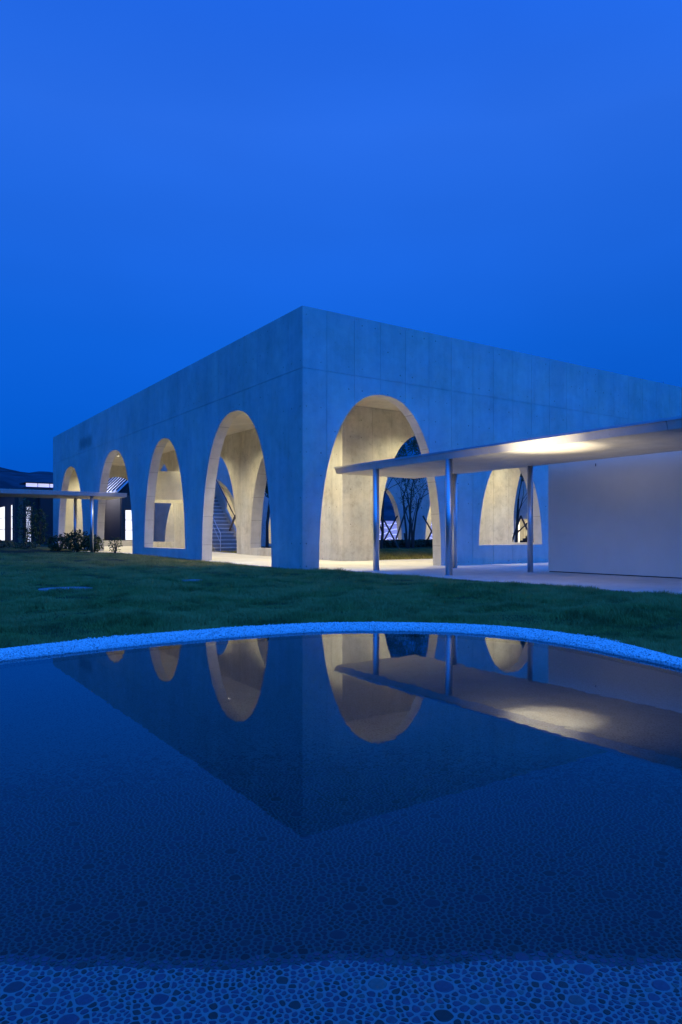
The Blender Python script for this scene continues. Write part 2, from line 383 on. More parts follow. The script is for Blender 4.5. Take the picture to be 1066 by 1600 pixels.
sz = NR.uniform(.0055, .0105, n)
A = NR.uniform(0, 6.28, n); ca, sa = np.cos(A), np.sin(A)
B = OCT[None] * NR.uniform(.6, 1.3, (n, 6, 1)) * sz[:, None, None]
B = np.stack([B[..., 0]*ca[:, None] - B[..., 1]*sa[:, None], B[..., 0]*sa[:, None] + B[..., 1]*ca[:, None], B[..., 2] * .8], -1) + P[:, None]
o = np_tris('gravel', B.reshape(-1, 3), (OF[None] + 6*np.arange(n)[:, None, None]).reshape(-1, 3), M['gravel']); tag(o, kind='stuff')

# ------------------------------------------------------------------ pool: floor, pebbles, water
def zf(lat, d):
    sh = 1.665 + .010 * math.sin(lat * 3.1) + .006 * math.sin(lat * 9.3 + 1)     # shoreline on the near side
    q = d - sh; rip = .0013 * noise.noise((lat * 7, d * 7, 2)) * max(0, 1 - abs(q) / .5)
    if q < 0: return min(-q * .035, .03) + rip
    return -.06 * (1 - math.exp(-q * 1.1)) + rip
V = []; F = []; fr_ = [i_ / 90 for i_ in range(91)]
for i, q in enumerate(fr_):
    for k in range(360):
        th = 2 * math.pi * k / 360; r = rin(th) * q; lat, d = r * math.cos(th), 4.1 + r * math.sin(th)
        x, y = l2w(lat, d); V.append((x, y, zf(lat, d) - .0011))
for i in range(len(fr_) - 1):
    for k in range(360): F.append((i*360 + k, (i+1)*360 + k, (i+1)*360 + (k+1) % 360, i*360 + (k+1) % 360))
pool_floor = mesh_obj('pool_floor', V, F, M['grout']); tag(pool_floor, kind='structure')
# pool side wall
V = []; F = []
for z in (-.10, .0):
    for k in range(NA): V.append((*pol(2*math.pi*k/NA, rin(2*math.pi*k/NA)), z))
for k in range(NA): F.append((k, (k+1) % NA, NA + (k+1) % NA, NA + k))
tag(mesh_obj('pool_side', V, F, M['grout']), kind='structure')
V = [(*pol(2*math.pi*k/NA, rin(2*math.pi*k/NA) - .001), 0) for k in range(NA)]
tag(mesh_obj('pool_water', V, [tuple(range(NA))], M['water']), kind='structure')

# pebble mosaic near the camera: power-diagram cells of mixed-size stones
DMIN, DMAX = 1.25, 3.6
def inwedge(lat, d, e=.0): return DMIN - e < d < DMAX + e and abs(lat) < .50 * d + .08 + e
H = .03; grid = {}; pts = []
def try_add(lat, d, r, tight):
    i, j = int(lat / H + 1000), int(d / H + 1000)
    for a in range(i - 2, i + 3):
        for b2 in range(j - 2, j + 3):
            for q in grid.get((a, b2), ()):
                if (q[0]-lat)**2 + (q[1]-d)**2 < ((q[2] + r) * tight)**2: return False
    p = (lat, d, r); grid.setdefault((i, j), []).append(p); pts.append(p); return True
rs = random.Random(11)
def darts(count, r0, r1, tight):
    for _ in range(count):
        d = math.sqrt(rs.uniform(DMIN**2, DMAX**2)); lat = rs.uniform(-1, 1) * (.50 * d + .1)
        if math.hypot(lat, d) > DMAX: continue
        try_add(lat, d, rs.uniform(r0, r1), tight)
darts(260, .018, .027, 1.9); darts(1200, .0115, .016, 1.2); darts(5500, .0078, .0105, 1.0); darts(130000, .0054, .0072, .96)
kd = kdtree.KDTree(len(pts))
for i, p in enumerate(pts): kd.insert((p[0], p[1], 0), i)
kd.balance()
stones = []
for i, (lat, d, r) in enumerate(pts):
    R0 = r * 1.32 + .004
    poly = [(R0 * math.cos(k * math.pi / 4 + .39), R0 * math.sin(k * math.pi / 4 + .39)) for k in range(8)]
    for co, j, dist in kd.find_n((lat, d, 0), 18):
        if j == i: continue
        q = pts[j]; nx, ny = (q[0]-lat) / dist, (q[1]-d) / dist
        if dist - q[2]*1.6 > R0 * 1.15: continue
        off = (dist*dist + r*r - q[2]*q[2]) / (2*dist) - .0021
        newp = []
        m_ = len(poly)
        for k in range(m_):
            a, b2 = poly[k], poly[(k+1) % m_]; da = a[0]*nx + a[1]*ny - off; db = b2[0]*nx + b2[1]*ny - off
            if da <= 0: newp.append(a)
            if (da < 0 < db) or (db < 0 < da):
                t_ = da / (da - db); newp.append((a[0] + t_*(b2[0]-a[0]), a[1] + t_*(b2[1]-a[1])))
        poly = newp
        if len(poly) < 3: break
    if len(poly) < 3: continue
    if rs.random() < (math.hypot(lat, d) - 3.0) / .6: continue
    if d < 2.9 or r > .016:     # round the corners
        sm = []
        for k in range(len(poly)):
            a, b2 = poly[k], poly[(k+1) % len(poly)]
            sm.append((a[0]*.74 + b2[0]*.26, a[1]*.74 + b2[1]*.26)); sm.append((a[0]*.26 + b2[0]*.74, a[1]*.26 + b2[1]*.74))
        poly = sm
    else:
        sm = [((poly[k][0] + poly[(k+1) % len(poly)][0]) / 2, (poly[k][1] + poly[(k+1) % len(poly)][1]) / 2) for k in range(len(poly))]
        poly = sm
    stones.append((lat, d, r, poly))
def stone_geo(lat, d, r, poly, hh):
    x0, y0 = l2w(lat, d); z0 = zf(lat, d); vs = []
    for s_, z_ in ((1.0, -.003), (.80, hh)):
        for (a, b2) in poly:
            a2, b3 = a * s_, b2 * s_; vs.append((a2 * RT[0] + b3 * FW[0], a2 * RT[1] + b3 * FW[1], z_))
    n_ = len(poly); fs = [(k, (k+1) % n_, n_ + (k+1) % n_, n_ + k) for k in range(n_)] + [tuple(range(n_, 2*n_))]
    return (x0, y0, z0), vs, fs
order = sorted(range(len(stones)), key=lambda i: -stones[i][2]**1.0 / stones[i][1]**1.5 if stones[i][2] > .011 else 0)
big = set(order[:300]); VV = []; FF = []; tone = []
for i, (lat, d, r, poly) in enumerate(stones):
    c, vs, fs = stone_geo(lat, d, r, poly, .0004 + r * .025); tn = rs.random()
    if i in big:
        o = mesh_obj('pebble', vs, fs, M['pebble'], pool_floor); o.location = c
        a = o.data.attributes.new('tone', 'FLOAT', 'POINT'); a.data.foreach_set('value', [tn] * len(vs))
    else:
        b2 = len(VV); VV += [(v[0]+c[0], v[1]+c[1], v[2]+c[2]) for v in vs]; FF += [tuple(b2 + q for q in f) for f in fs]; tone += [tn] * len(vs)
o = mesh_obj('pebble_mosaic', VV, FF, M['pebble'], pool_floor); tag(o, kind='stuff')
a = o.data.attributes.new('tone', 'FLOAT', 'POINT'); a.data.foreach_set('value', tone)

# ------------------------------------------------------------------ lawn blades
def blades(name, n, sampler, w0, h0, mat):
    P = np.zeros((n, 3)); hs = np.zeros(n); ws = np.zeros(n)
    for i in range(n):
        x, y, z, s_ = sampler(); c = noise.noise((x * 1.1, y * 1.1, 5)) + .6 * noise.noise((x * 4.2, y * 4.2, 9))
        P[i] = (x, y, z); hs[i] = h0 * (1 + 1.45 * c) * s_; ws[i] = w0 * s_
    hs = np.maximum(hs, .02) * NR.uniform(.6, 1.25, n)
    A = NR.uniform(0, 6.28, n); ln = NR.uniform(.15, 1.0, n) * hs; B = NR.uniform(0, 6.28, n)
    px, py = np.cos(A) * ws / 2, np.sin(A) * ws / 2
    a = P + np.stack([px, py, -.01 * np.ones(n)], 1); b2 = P - np.stack([px, py, .01 * np.ones(n)], 1)
    tip = P + np.stack([np.cos(B) * ln, np.sin(B) * ln, hs], 1)
    V = np.stack([a, b2, tip], 1).reshape(-1, 3)
    o = np_tris(name, V, np.arange(3 * n).reshape(-1, 3), mat); tag(o, kind='stuff'); return o
BX0, BX1, BY1 = 0.0, 45.0, 32.37
COVERS = [(-7.50, -4.55, .44), (-4.63, -3.16, .22), (-1.0, -4.4, .26)]
def lawn_s():
    while True:
        d = 4.6 * math.exp(RNG.random() * 2.15); lat = RNG.uniform(-.53, .53) * d
        x, y = l2w(lat, d); th = math.atan2(d - 4.1, lat)
        if math.hypot(lat, d - 4.1) < rout(th) - .03 + .09 * noise.noise((x * 2.3, y * 2.3, 1)) + .05 * noise.noise((x * 9, y * 9, 2)) + abs(RNG.gauss(0, .02)): continue
        if x > -.02 and y > -.02: continue
        if x > .74 and y > -16.5: continue
        if -8 < x and 17.45 < y < 20.9 and x < .1: continue
        if any(math.hypot(x - a, y - b3) < r * (.80 + .2 * noise.noise((x * 4, y * 4, 8))) for a, b3, r in COVERS): continue
        return x, y, zt(x, y), 1.0
grass = blades('lawn_grass', 520000, lawn_s, .011, .052, M['grass'])
def court_s():
    while True:
        x = RNG.uniform(5, 22); y = RNG.uniform(4.9, 17)
        return x, y, zg(x, y) + .01, 1
blades('courtyard_grass', 60000, court_s, .02, .075, M['grass'])

# ------------------------------------------------------------------ the arcaded concrete pavilion
pav = empty('arcade_building', (0, 0, 0))
tag(pav, 'large square board-marked concrete building with tall rounded arches beside the pool', 'building')
ZT = 7.62
def arch_z(a, s):      # soffit height of arch a at coordinate s
    c, hw, h, sill, p = a; q = abs(s - c) / hw
    return h * max(1 - q ** p, 0) ** (1 / p)
def arch_edges(a):
    c, hw, h, sill, p = a; dx = hw * (1 - (sill / h) ** p) ** (1 / p); return c - dx, c + dx
def arch_samples(a, n=30):
    c, hw, h, sill, p = a; lo, hi = arch_edges(a); w = (hi - lo) / 2
    if p > 10: return [lo, lo + .02, hi - .02, hi]
    out_ = []
    for k in range(n + 1):
        t_ = math.pi * k / n; out_.append(c - w * math.copysign(abs(math.cos(t_)) ** (2 / p * 1.15), math.cos(t_)))
    return out_
def segs(s0, s1, zb, zt_, arches):
    """slices of solid wall: (sa, sb, [(za_lo, za_hi, zb_lo, zb_hi, kind)...])"""
    br = {s0, s1}
    for a in arches:
        for q in arch_samples(a):
            if s0 < q < s1: br.add(q)
    br = sorted(br); res = []
    for a_, b_ in zip(br, br[1:]):
        if b_ - a_ < 1e-6: continue
        mid = (a_ + b_) / 2; A_ = None
        for a in arches:
            lo, hi = arch_edges(a)
            if lo < mid < hi: A_ = a
        if A_ is None: res.append((a_, b_, [(zb, zt_, zb, zt_, '')]))
        else:
            lo, hi = arch_edges(A_); sill = A_[3]
            za = sill if abs(a_ - lo) < 1e-6 and sill > 0 else arch_z(A_, a_); zb2 = sill if abs(b_ - hi) < 1e-6 and sill > 0 else arch_z(A_, b_)
            if abs(a_ - lo) < 1e-6: za = max(sill, -.1 if sill <= 0 else sill, 0)
            if abs(b_ - hi) < 1e-6: zb2 = max(sill, 0)
            za = max(za, zb); zb2 = max(zb2, zb)
            L = []
            if sill > zb: L.append((zb, min(sill, zt_), zb, min(sill, zt_), 'sill'))
            if min(za, zb2) < zt_: L.append((min(za, zt_), zt_, min(zb2, zt_), zt_, 'top'))
            res.append((a_, b_, L))
    return res
def slab_mesh(sg, axis, p0, p1, s0, s1, zb, zt_):
    """extrude the slices between planes p0..p1 of the given axis, with reveal faces as material 1"""
    V = []; F = []; MI = []
    def P(s_, p, z): return (p, s_, z) if axis == 0 else (s_, p, z)
    def quad(pts_, mi): b = len(V); V.extend(pts_); F.append((b, b+1, b+2, b+3)); MI.append(mi)
    for (a, b_, L) in sg:
        for (l0, h0, l1, h1, kind) in L:
            if h0 - l0 < 1e-5 and h1 - l1 < 1e-5: continue
            for p in (p0, p1): quad([P(a, p, l0), P(b_, p, l1), P(b_, p, h1), P(a, p, h0)], 0)
            quad([P(a, p0, h0), P(b_, p0, h1), P(b_, p1, h1), P(a, p1, h0)], 1 if kind == 'sill' else 0)
            quad([P(a, p0, l0), P(b_, p0, l1), P(b_, p1, l1), P(a, p1, l0)], 1 if kind == 'top' else 0)
    # vertical jambs / ends: compare neighbouring solids at each break
    allb = sorted({q for sgm in sg for q in sgm[:2]})
    def solid(side, s_):
        for (a, b_, L) in sg:
            if side < 0 and abs(b_ - s_) < 1e-7: return [(l1, h1) for (l0, h0, l1, h1, k) in L if h1 - l1 > 1e-5]
            if side > 0 and abs(a - s_) < 1e-7: return [(l0, h0) for (l0, h0, l1, h1, k) in L if h0 - l0 > 1e-5]
        return []
    for s_ in allb:
        A_, B_ = solid(-1, s_), solid(1, s_)
        zs = sorted({z for q in A_ + B_ for z in q})
        for z0, z1 in zip(zs, zs[1:]):
            if z1 - z0 < 1e-5: continue
            m_ = (z0 + z1) / 2; ia = any(l < m_ < h for l, h in A_); ib = any(l < m_ < h for l, h in B_)
            if ia != ib: quad([P(s_, p0, z0), P(s_, p1, z0), P(s_, p1, z1), P(s_, p0, z1)], 1)
    return V, F, MI
def fix(o):
    bm = bmesh.new(); bm.from_mesh(o.data); bmesh.ops.remove_doubles(bm, verts=bm.verts[:], dist=1e-5)
    bmesh.ops.recalc_face_normals(bm, faces=bm.faces[:]); bm.to_mesh(o.data); bm.free()
def split_islands(o):
    bm = bmesh.new(); bm.from_mesh(o.data); seen = set(); isl = []
    for v0 in bm.verts:
        if v0.index in seen: continue
        st_ = [v0]; seen.add(v0.index); c = []
        while st_:
            v = st_.pop(); c.append(v.index)
            for e_ in v.link_edges:
                w_ = e_.other_vert(v)
                if w_.index not in seen: seen.add(w_.index); st_.append(w_)
        isl.append(set(c))
    if len(isl) > 1:
        co = [v.co[:] for v in bm.verts]; fl = [[v.index for v in f.verts] for f in bm.faces]
        par = o.parent; mat = o.data.materials[0]; bpy.data.objects.remove(o)
        for c in isl:
            ids = sorted(c); mp_ = {q: i for i, q in enumerate(ids)}
            mesh_obj('panel', [co[q] for q in ids], [tuple(mp_[q] for q in f) for f in fl if f[0] in c], mat, par)
    bm.free()
GAP = .012; DEP = .011
def arch_wall(axis, p0, p1, s0, s1, arches, zb=-.12, zt_=ZT, panels=None, name='wall'):
    q0, q1 = p0, p1
    if panels: 
        if panels['side'] < 0: q0 = p0 + DEP
        else: q1 = p1 - DEP
    ztc = zt_ - (.012 if panels else 0)
    V, F, MI = slab_mesh(segs(s0, s1, zb, ztc, arches), axis, q0, q1, s0, s1, zb, ztc)
    o = mesh_obj(name, V, F, None, pav, mats=[M['core'], M['reveal']], midx=MI); fix(o)
    if panels:
        f0, f1 = (p0, p0 + DEP) if panels['side'] < 0 else (p1 - DEP, p1)
        js = [panels.get('s0', s0)] + [q for q in panels['joints'] if s0 + .15 < q < s1 - .15] + [s1]
        for a, b_ in zip(js, js[1:]):
            for (z0, z1) in panels['rows']:
                ga = GAP / 2 if a > js[0] else 0; gb = GAP / 2 if b_ < js[-1] else 0
                sg = segs(a + ga, b_ - gb, z0, z1, arches)
                V, F, MI = slab_mesh(sg, axis, f0, f1, a + ga, b_ - gb, z0, z1)
                if not V: continue
                tmp = mesh_obj('panel', V, F, M[panels.get('mat', 'panel')], o); fix(tmp); split_islands(tmp)
    return o
PN = 2.3
rows = [(-.12, 5.832), (5.85, ZT)]
joints = [.83 + .99 * k for k in range(48)]
WEST = [(4.56, 2.70, 5.26, 0, PN), (11.36, 2.43, 5.12, .51, PN), (18.58, 3.10, 5.36, 0, PN), (27.67, 3.16, 5.28, 0, PN)]
SOUTH = [(2.94, 2.38, 5.38, 0, PN), (8.69, 1.65, 3.86, .70, PN), (14.6, 2.4, 5.2, 0, PN), (21.5, 2.4, 5.2, .6, PN), (28.5, 2.4, 5.2, .6, PN), (36.5, 2.4, 5.2, .6, PN)]
arch_wall(0, 0.0, .4, DEP, BY1, WEST, panels=dict(side=-1, joints=joints, rows=rows))
arch_wall(1, 0.0, .4, .4, BX1, SOUTH, panels=dict(side=-1, joints=joints, rows=rows, s0=0.0))
irows = [(-.12, 5.93)]
IW = [(9.12, 2.76, 5.2, .47, PN), (16.15, 2.86, 5.2, 0, PN), (24.05, 2.55, 5.55, .66, PN)]
IS = [(8.42, 2.38, 5.12, 0, PN), (15.65, 2.15, 5.15, .72, PN), (23, 2.3, 5.15, .7, PN), (31, 2.3, 5.15, .7, PN)]
arch_wall(0, 4.33, 4.88, 4.33 + DEP, 28.62, IW, panels=dict(side=-1, joints=[4.33 + .74 * 1 + .97 * k for k in range(30)], rows=irows, mat='panel_in'))
arch_wall(1, 4.33, 4.88, 4.88, 40.65, IS, panels=dict(side=-1, joints=[4.79 + .945 * k for k in range(40)], rows=irows, s0=4.33, mat='panel_in'))
IN_ = [(9.0, 2.85, 5.15, 0, PN), (16.5, 2.6, 5.15, .48, PN), (23.95, 2.58, 5.15, .48, PN), (31.65, 2.6, 5.15, .48, PN)]
arch_wall(1, 28.07, 28.62, 4.88, 40.65, IN_)
arch_wall(0, 40.1, 40.65, 4.88, 28.07, [(25.3, 2.6, 2.75, 0, 30)])
ON = [(4.25, 2.2, 5.16, .71, PN), (27.4, 3.6, 5.25, 0, PN), (36.2, 3.2, 5.25, 0, PN)]
arch_wall(1, BY1 - .4, BY1, .4, BX1, ON)
arch_wall(0, BX1 - .4, BX1, .4, BY1 - .4, [(8, 2.4, 5.2, .6, PN), (16, 2.4, 5.2, .6, PN)])
ZC = 5.94
for (x0, y0, x1, y1) in ((.4, .4, BX1 - .4, 4.33), (.4, 4.33, 4.33, 28.62), (.4, 28.62, BX1 - .4, BY1 - .4), (40.65, 4.33, BX1 - .4, 28.62)):
    MB().box(x0, y0, ZC, x1, y1, ZC + .28).build('roof_slab', M['ceiling'], pav)
# floor of the arcade and outer paving (sheets that follow the ground)
def sheet(name, x0, y0, x1, y1, dz, mat, nx=2, ny=24, th=.12, parent=None):
    V = []; F = []
    for j in range(ny + 1):
        for i in range(nx + 1):
            x = x0 + (x1 - x0) * i / nx; y = y0 + (y1 - y0) * j / ny; V.append((x, y, zg(x, y) + dz))
    w = nx + 1
    for j in range(ny):
        for i in range(nx): F.append((j*w+i, j*w+i+1, (j+1)*w+i+1, (j+1)*w+i))
    b = len(V); edge = [j*w for j in range(ny + 1)] + [ny*w + i for i in range(1, w)] + [j*w + nx for j in range(ny - 1, -1, -1)] + [i for i in range(nx - 1, 0, -1)]
    for q in edge: V.append((V[q][0], V[q][1], V[q][2] - th))
    m_ = len(edge)
    for k in range(m_): F.append((edge[k], edge[(k+1) % m_], b + (k+1) % m_, b + k))
    o = mesh_obj(name, V, F, mat, parent); return o
for args in ((0.0, 0.0, BX1, 4.6), (0.0, 4.6, 4.88, 28.4), (0.0, 28.4, BX1, BY1), (40.1, 4.6, BX1, 28.4)):
    tag(sheet('arcade_floor', *args, .03, M['paving'], 30, 16, .1), kind='structure')
tag(sheet('pavement', .75, -16.5, 16.0, -.004, .034, M['paving'], 2, 2), kind='structure')
tag(sheet('path', -30, 17.55, -.004, 20.85, .03, M['paving'], 2, 4), kind='structure')

# ------------------------------------------------------------------ lamps
def spot(loc, power, size_deg, target=None, blend=.7, col=(1, .885, .52), rad=.07, parent=None):
    l = bpy.data.lights.new('lamp', 'SPOT'); l.energy = power; l.spot_size = math.radians(size_deg); l.spot_blend = blend
    l.color = col; l.shadow_soft_size = rad; o = bpy.data.objects.new('lamp_light', l); COL.objects.link(o); o.location = loc
    if parent is not None: o.parent = parent
    if target is not None:
        o.rotation_euler = (Vector(target)).to_track_quat('-Z', 'Y').to_euler()
    return o
LAMPS = [(2.35, y) for y in (2.35, 4.95, 10.1, 15.3, 20.5, 25.7, 30.3)] + [(x, 2.35) for x in (7.2, 12.2, 17.4, 24, 31, 38)] + \
        [(x, 30.3) for x in (9, 14.5, 20.5, 26.5, 32.5, 39)] + [(42.6, y) for y in (10, 20, 26)]
lamp0 = None
def ring(r0, r1, z0, z1, n=20):
    mb = MB(); c = [(math.cos(2*math.pi*k/n), math.sin(2*math.pi*k/n)) for k in range(n)]
    vs = [(r*a, r*b_, z) for (r, z) in ((r0, z0), (r1, z0), (r1, z1), (r0, z1)) for a, b_ in c]
    fs = [(q*n+k, q*n+(k+1) % n, ((q+1) % 4)*n+(k+1) % n, ((q+1) % 4)*n+k) for q in range(4) for k in range(n)]
    return mb.add(vs, fs)
for i, (x, y) in enumerate(LAMPS):
    if lamp0 is None:
        e = empty('ceiling_light', (x, y, ZC)); lamp0 = e
        ring(.085, .125, -.05, -.002).build('lamp_ring', M['white_steel'], e)
        mb = MB(); n = 20; mb.add([(.085*math.cos(2*math.pi*k/n), .085*math.sin(2*math.pi*k/n), -.03) for k in range(n)], [tuple(range(n))[::-1]])
        mb.build('lens', M['lamp'], e, fixn=False)
    else:
        e = lamp0.copy(); COL.objects.link(e); e.location = (x, y, ZC)
        for ch in [c for c in lamp0.children if c.type == 'MESH']:
            c = ch.copy(); COL.objects.link(c); c.parent = e
    tag(e, 'small round downlight glowing on the arcade ceiling', 'ceiling light', 'round downlights under the arcade ceiling')
    spot((0, 0, -.06), 1250, 138, None, 1.0, parent=e)

# ------------------------------------------------------------------ right canopy
can = empty('entrance_canopy', (1.4, 0, 0)); can['label'] = 'thin flat concrete canopy on round steel posts, lit underneath, right of the corner'; can['category'] = 'canopy'
cut = [.40, -1.66, -5.9, -10.2, -16.4]
for k, (y1, y0) in enumerate(zip(cut, cut[1:])):
    mb = MB(); g_ = .012 if k < 3 else 0
    # cross-section (x, z): bevelled front fascia
    poly = [(.035, 2.89), (-.03, 3.06), (-.02, 3.085), (3.16, 3.085), (3.17, 3.06), (3.13, 2.89)]
    mb.prism(poly, 1, y0 + g_, y1); mb.build('roof_panel', M['canopy'], can)
MB().box(-.045, -16.4, 3.045, -.024, .40, 3.092).build('edge_trim', M['steel'], can)
MB().box(.0, -16.38, 3.0, 3.14, .38, 3.07).build('roof_core', M['canopy'], can)
def post(x, y, z0, z1, r, parent):
    n = 24; mb = MB(); mb.tube([(x, y, z0), (x, y, z1)], r, n); o = mb.build('column', M['steel'], parent, smooth=True)
    b = MB(); b.tube([(x, y, z0 - .005), (x, y, z0 + .012)], r * 1.35, n); b.build('base_ring', M['steel'], o, smooth=True)
    return o
for (x, y) in ((1.42, -1.51), (1.42, -4.48), (1.42, -10.52)):
    post(x - 1.4 + .08, y, .034, 2.90, .088, can)
for (x, y) in ((4.50, -1.62), (4.50, -4.53)):
    post(x - 1.4 - .10, y, .034, 2.89, .075, can)
ww = empty('white_wall', (5.0, -4.64, 0)); tag(ww, 'smooth pale free-standing wall under the right canopy', 'wall')
MB().box(0, -13.5, .06, .22, 0, 3.6).build('wall_face', M['white_wall'], ww)
MB().box(.02, -13.5, .02, .20, -.02, .06).build('plinth', M['dark_steel'], ww)
MB().tube([(-.012, -1.5, 2.78), (-.012, -1.5, 2.85)], .010, 8).build('hook', M['dark_steel'], ww)
# uplight at the paving edge that washes the canopy
up = empty('ground_uplight', (.62, -7.35, .03)); tag(up, 'small in-ground uplight in the grass by the paving edge, washing the canopy underside', 'uplight')
ring(.07, .11, -.02, .02).build('rim', M['steel'], up)
mb = MB(); n = 20; mb.add([(.07*math.cos(2*math.pi*k/n), .07*math.sin(2*math.pi*k/n), .008) for k in range(n)], [tuple(range(n))]); mb.build('lens', M['lamp'], up, fixn=False)
spot((0, 0, .03), 1700, 46, (.36, 0, 1), 1.0, (1, .87, .60), .05, up)
spot((0, 0, .035), 320, 100, (.42, 0, 1), 1.0, (1, .87, .60), .05, up)

# ------------------------------------------------------------------ left canopy
lc = empty('side_canopy', (0, 17.6, .15)); tag(lc, 'long flat canopy on thin posts running into the third arch at the left', 'canopy')
for x1, x0 in ((.38, -4.0), (-4.012, -9), (-9.012, -16), (-16.012, -30)):
    MB().prism([(-.02, 2.80), (-.07, 2.985), (-.05, 3.0), (3.1, 3.0), (3.08, 2.80)], 0, x0, x1).build('roof_panel', M['canopy'], lc)
for (x, y) in ((-1.28, .12), (-1.42, 2.75), (-8.6, .12), (-8.6, 2.75)):
    post(x, y, .04, 2.80, .08, lc)

# ------------------------------------------------------------------ hanging drum seen through the narrow arch
dr = empty('hanging_drum', (2.35, 16.75, 2.75)); tag(dr, 'big pale tapered drum hung under the arcade ceiling, seen through the narrow second arch', 'hanging drum')
mb = MB(); n = 64
prof_d = [(1.84, 0), (1.62, 1.38), (1.57, 1.38), (1.79, 0)]
vs = [(r*math.cos(2*math.pi*k/n), r*math.sin(2*math.pi*k/n), z) for (r, z) in prof_d for k in range(n)]
fs = [(q*n+k, q*n+(k+1) % n, ((q+1) % 4)*n+(k+1) % n, ((q+1) % 4)*n+k) for q in range(4) for k in range(n)]
o = mb.add(vs, fs).build('shell', M['drum'], dr); o.data.polygons.foreach_set('use_smooth', [True]*len(o.data.polygons))
md = o.modifiers.new('edge', 'EDGE_SPLIT'); md.split_angle = math.radians(40)
for k in range(4):
    a_ = math.pi/4 + k*math.pi/2; x, y = 1.55*math.cos(a_), 1.55*math.sin(a_)
    MB().tube([(x, y, 1.3), (x, y, ZC - 2.75 - .01)], .012, 6).build('hanger_rod', M['dark_steel'], dr)

# ------------------------------------------------------------------ courtyard stair
st = empty('courtyard_stair', (5.4, 18.3, .17)); tag(st, 'straight concrete stair with handrail climbing away, seen through the nearest left arch', 'stair')
NS = 27; RI = .218; TR = .245
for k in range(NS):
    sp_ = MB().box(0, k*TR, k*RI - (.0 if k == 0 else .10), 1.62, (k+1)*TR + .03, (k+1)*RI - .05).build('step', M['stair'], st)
    MB().box(-.01, k*TR - .045, (k+1)*RI - .05, 1.621, (k+1)*TR + .03, (k+1)*RI).build('tread', M['drum'], sp_)  # paler than the risers: paints the light caught on the tread edges
mb = MB(); L_ = NS*TR; Hh = NS*RI
mb.prism([(.25, -.02), (L_, Hh - .32), (L_, Hh - .06), (.0, -.02)], 0, .04, 1.58); mb.build('soffit', M['stair'], st)
# right-hand solid balustrade with dark rail on top
MB().prism([(-.1, 0), (-.1, .35), (2.2, 2.45), (2.2, 3.0), (L_, Hh + 1.0), (L_, Hh - .4), (.3, -.02)], 0, 1.622, 1.76).build('balustrade', M['core'], st)
MB().tube([(1.69, -.1, 1.0), (1.69, L_, Hh + 1.02)], .03, 8).build('handrail', M['dark_steel'], st)
MB().tube([(.35, .0, .0), (.35, .0, .98), (.35, 2.6, .98 + 2.6*RI/TR)], .026, 8).build('white_rail', M['white_steel'], st)
MB().tube([(.35, .0, .5), (.35, 2.6, .5 + 2.6*RI/TR)], .016, 6).build('lower_rail', M['white_steel'], st)
wl = MB().box(9.35, 31.70, 3.75, 10.35, 31.96, 4.25).build('wall_light', M['lit_glass']); tag(wl, 'bright rectangular light on the far wall just above the stair', 'wall light')

# second stair silhouette + balustrade and lit room at the far right corner of the courtyard
s2 = empty('garden_stair', (36.2, 25.1, .25)); tag(s2, 'dark stepped stair with thin vertical balusters, seen through the small right arch', 'stair')
for k in range(9):
    MB().box(.9, -(k+1)*.34, 0, 1.9, -k*.34, (k+1)*.19).build('step', M['timber_dark'], s2)
for k in range(16):
    y = -.1 - k*.19 + .6; z = max(0, (-y)/.34*.19)
    MB().tube([(.86, y, 0 if k < 4 else z - .1), (.86, y, z + 1.0)], .013, 5).build('baluster', M['dark_steel'], s2)
MB().tube([(.86, .55, 0), (.86, .55, .98), (.86, .0, 1.1), (.86, -2.6, 1.0 + 2.6/.34*.19)], .022, 6).build('handrail', M['dark_steel'], s2)
rl = empty('far_room_light', (42.6, 25.4, 2.9)); tag(rl, 'lit ceiling panel in the far room behind the thin balusters', 'ceiling light')
MB().box(-1.2, -2.4, -.05, 1.2, 2.4, 0).build('diffuser', M['lit_glass'], rl)
l = bpy.data.lights.new('area', 'AREA'); l.energy = 1000; l.size = 3; l.color = (1, .93, .78); lo = bpy.data.objects.new('lamp_light', l); COL.objects.link(lo); lo.parent = rl; lo.location = (0, 0, -.1)

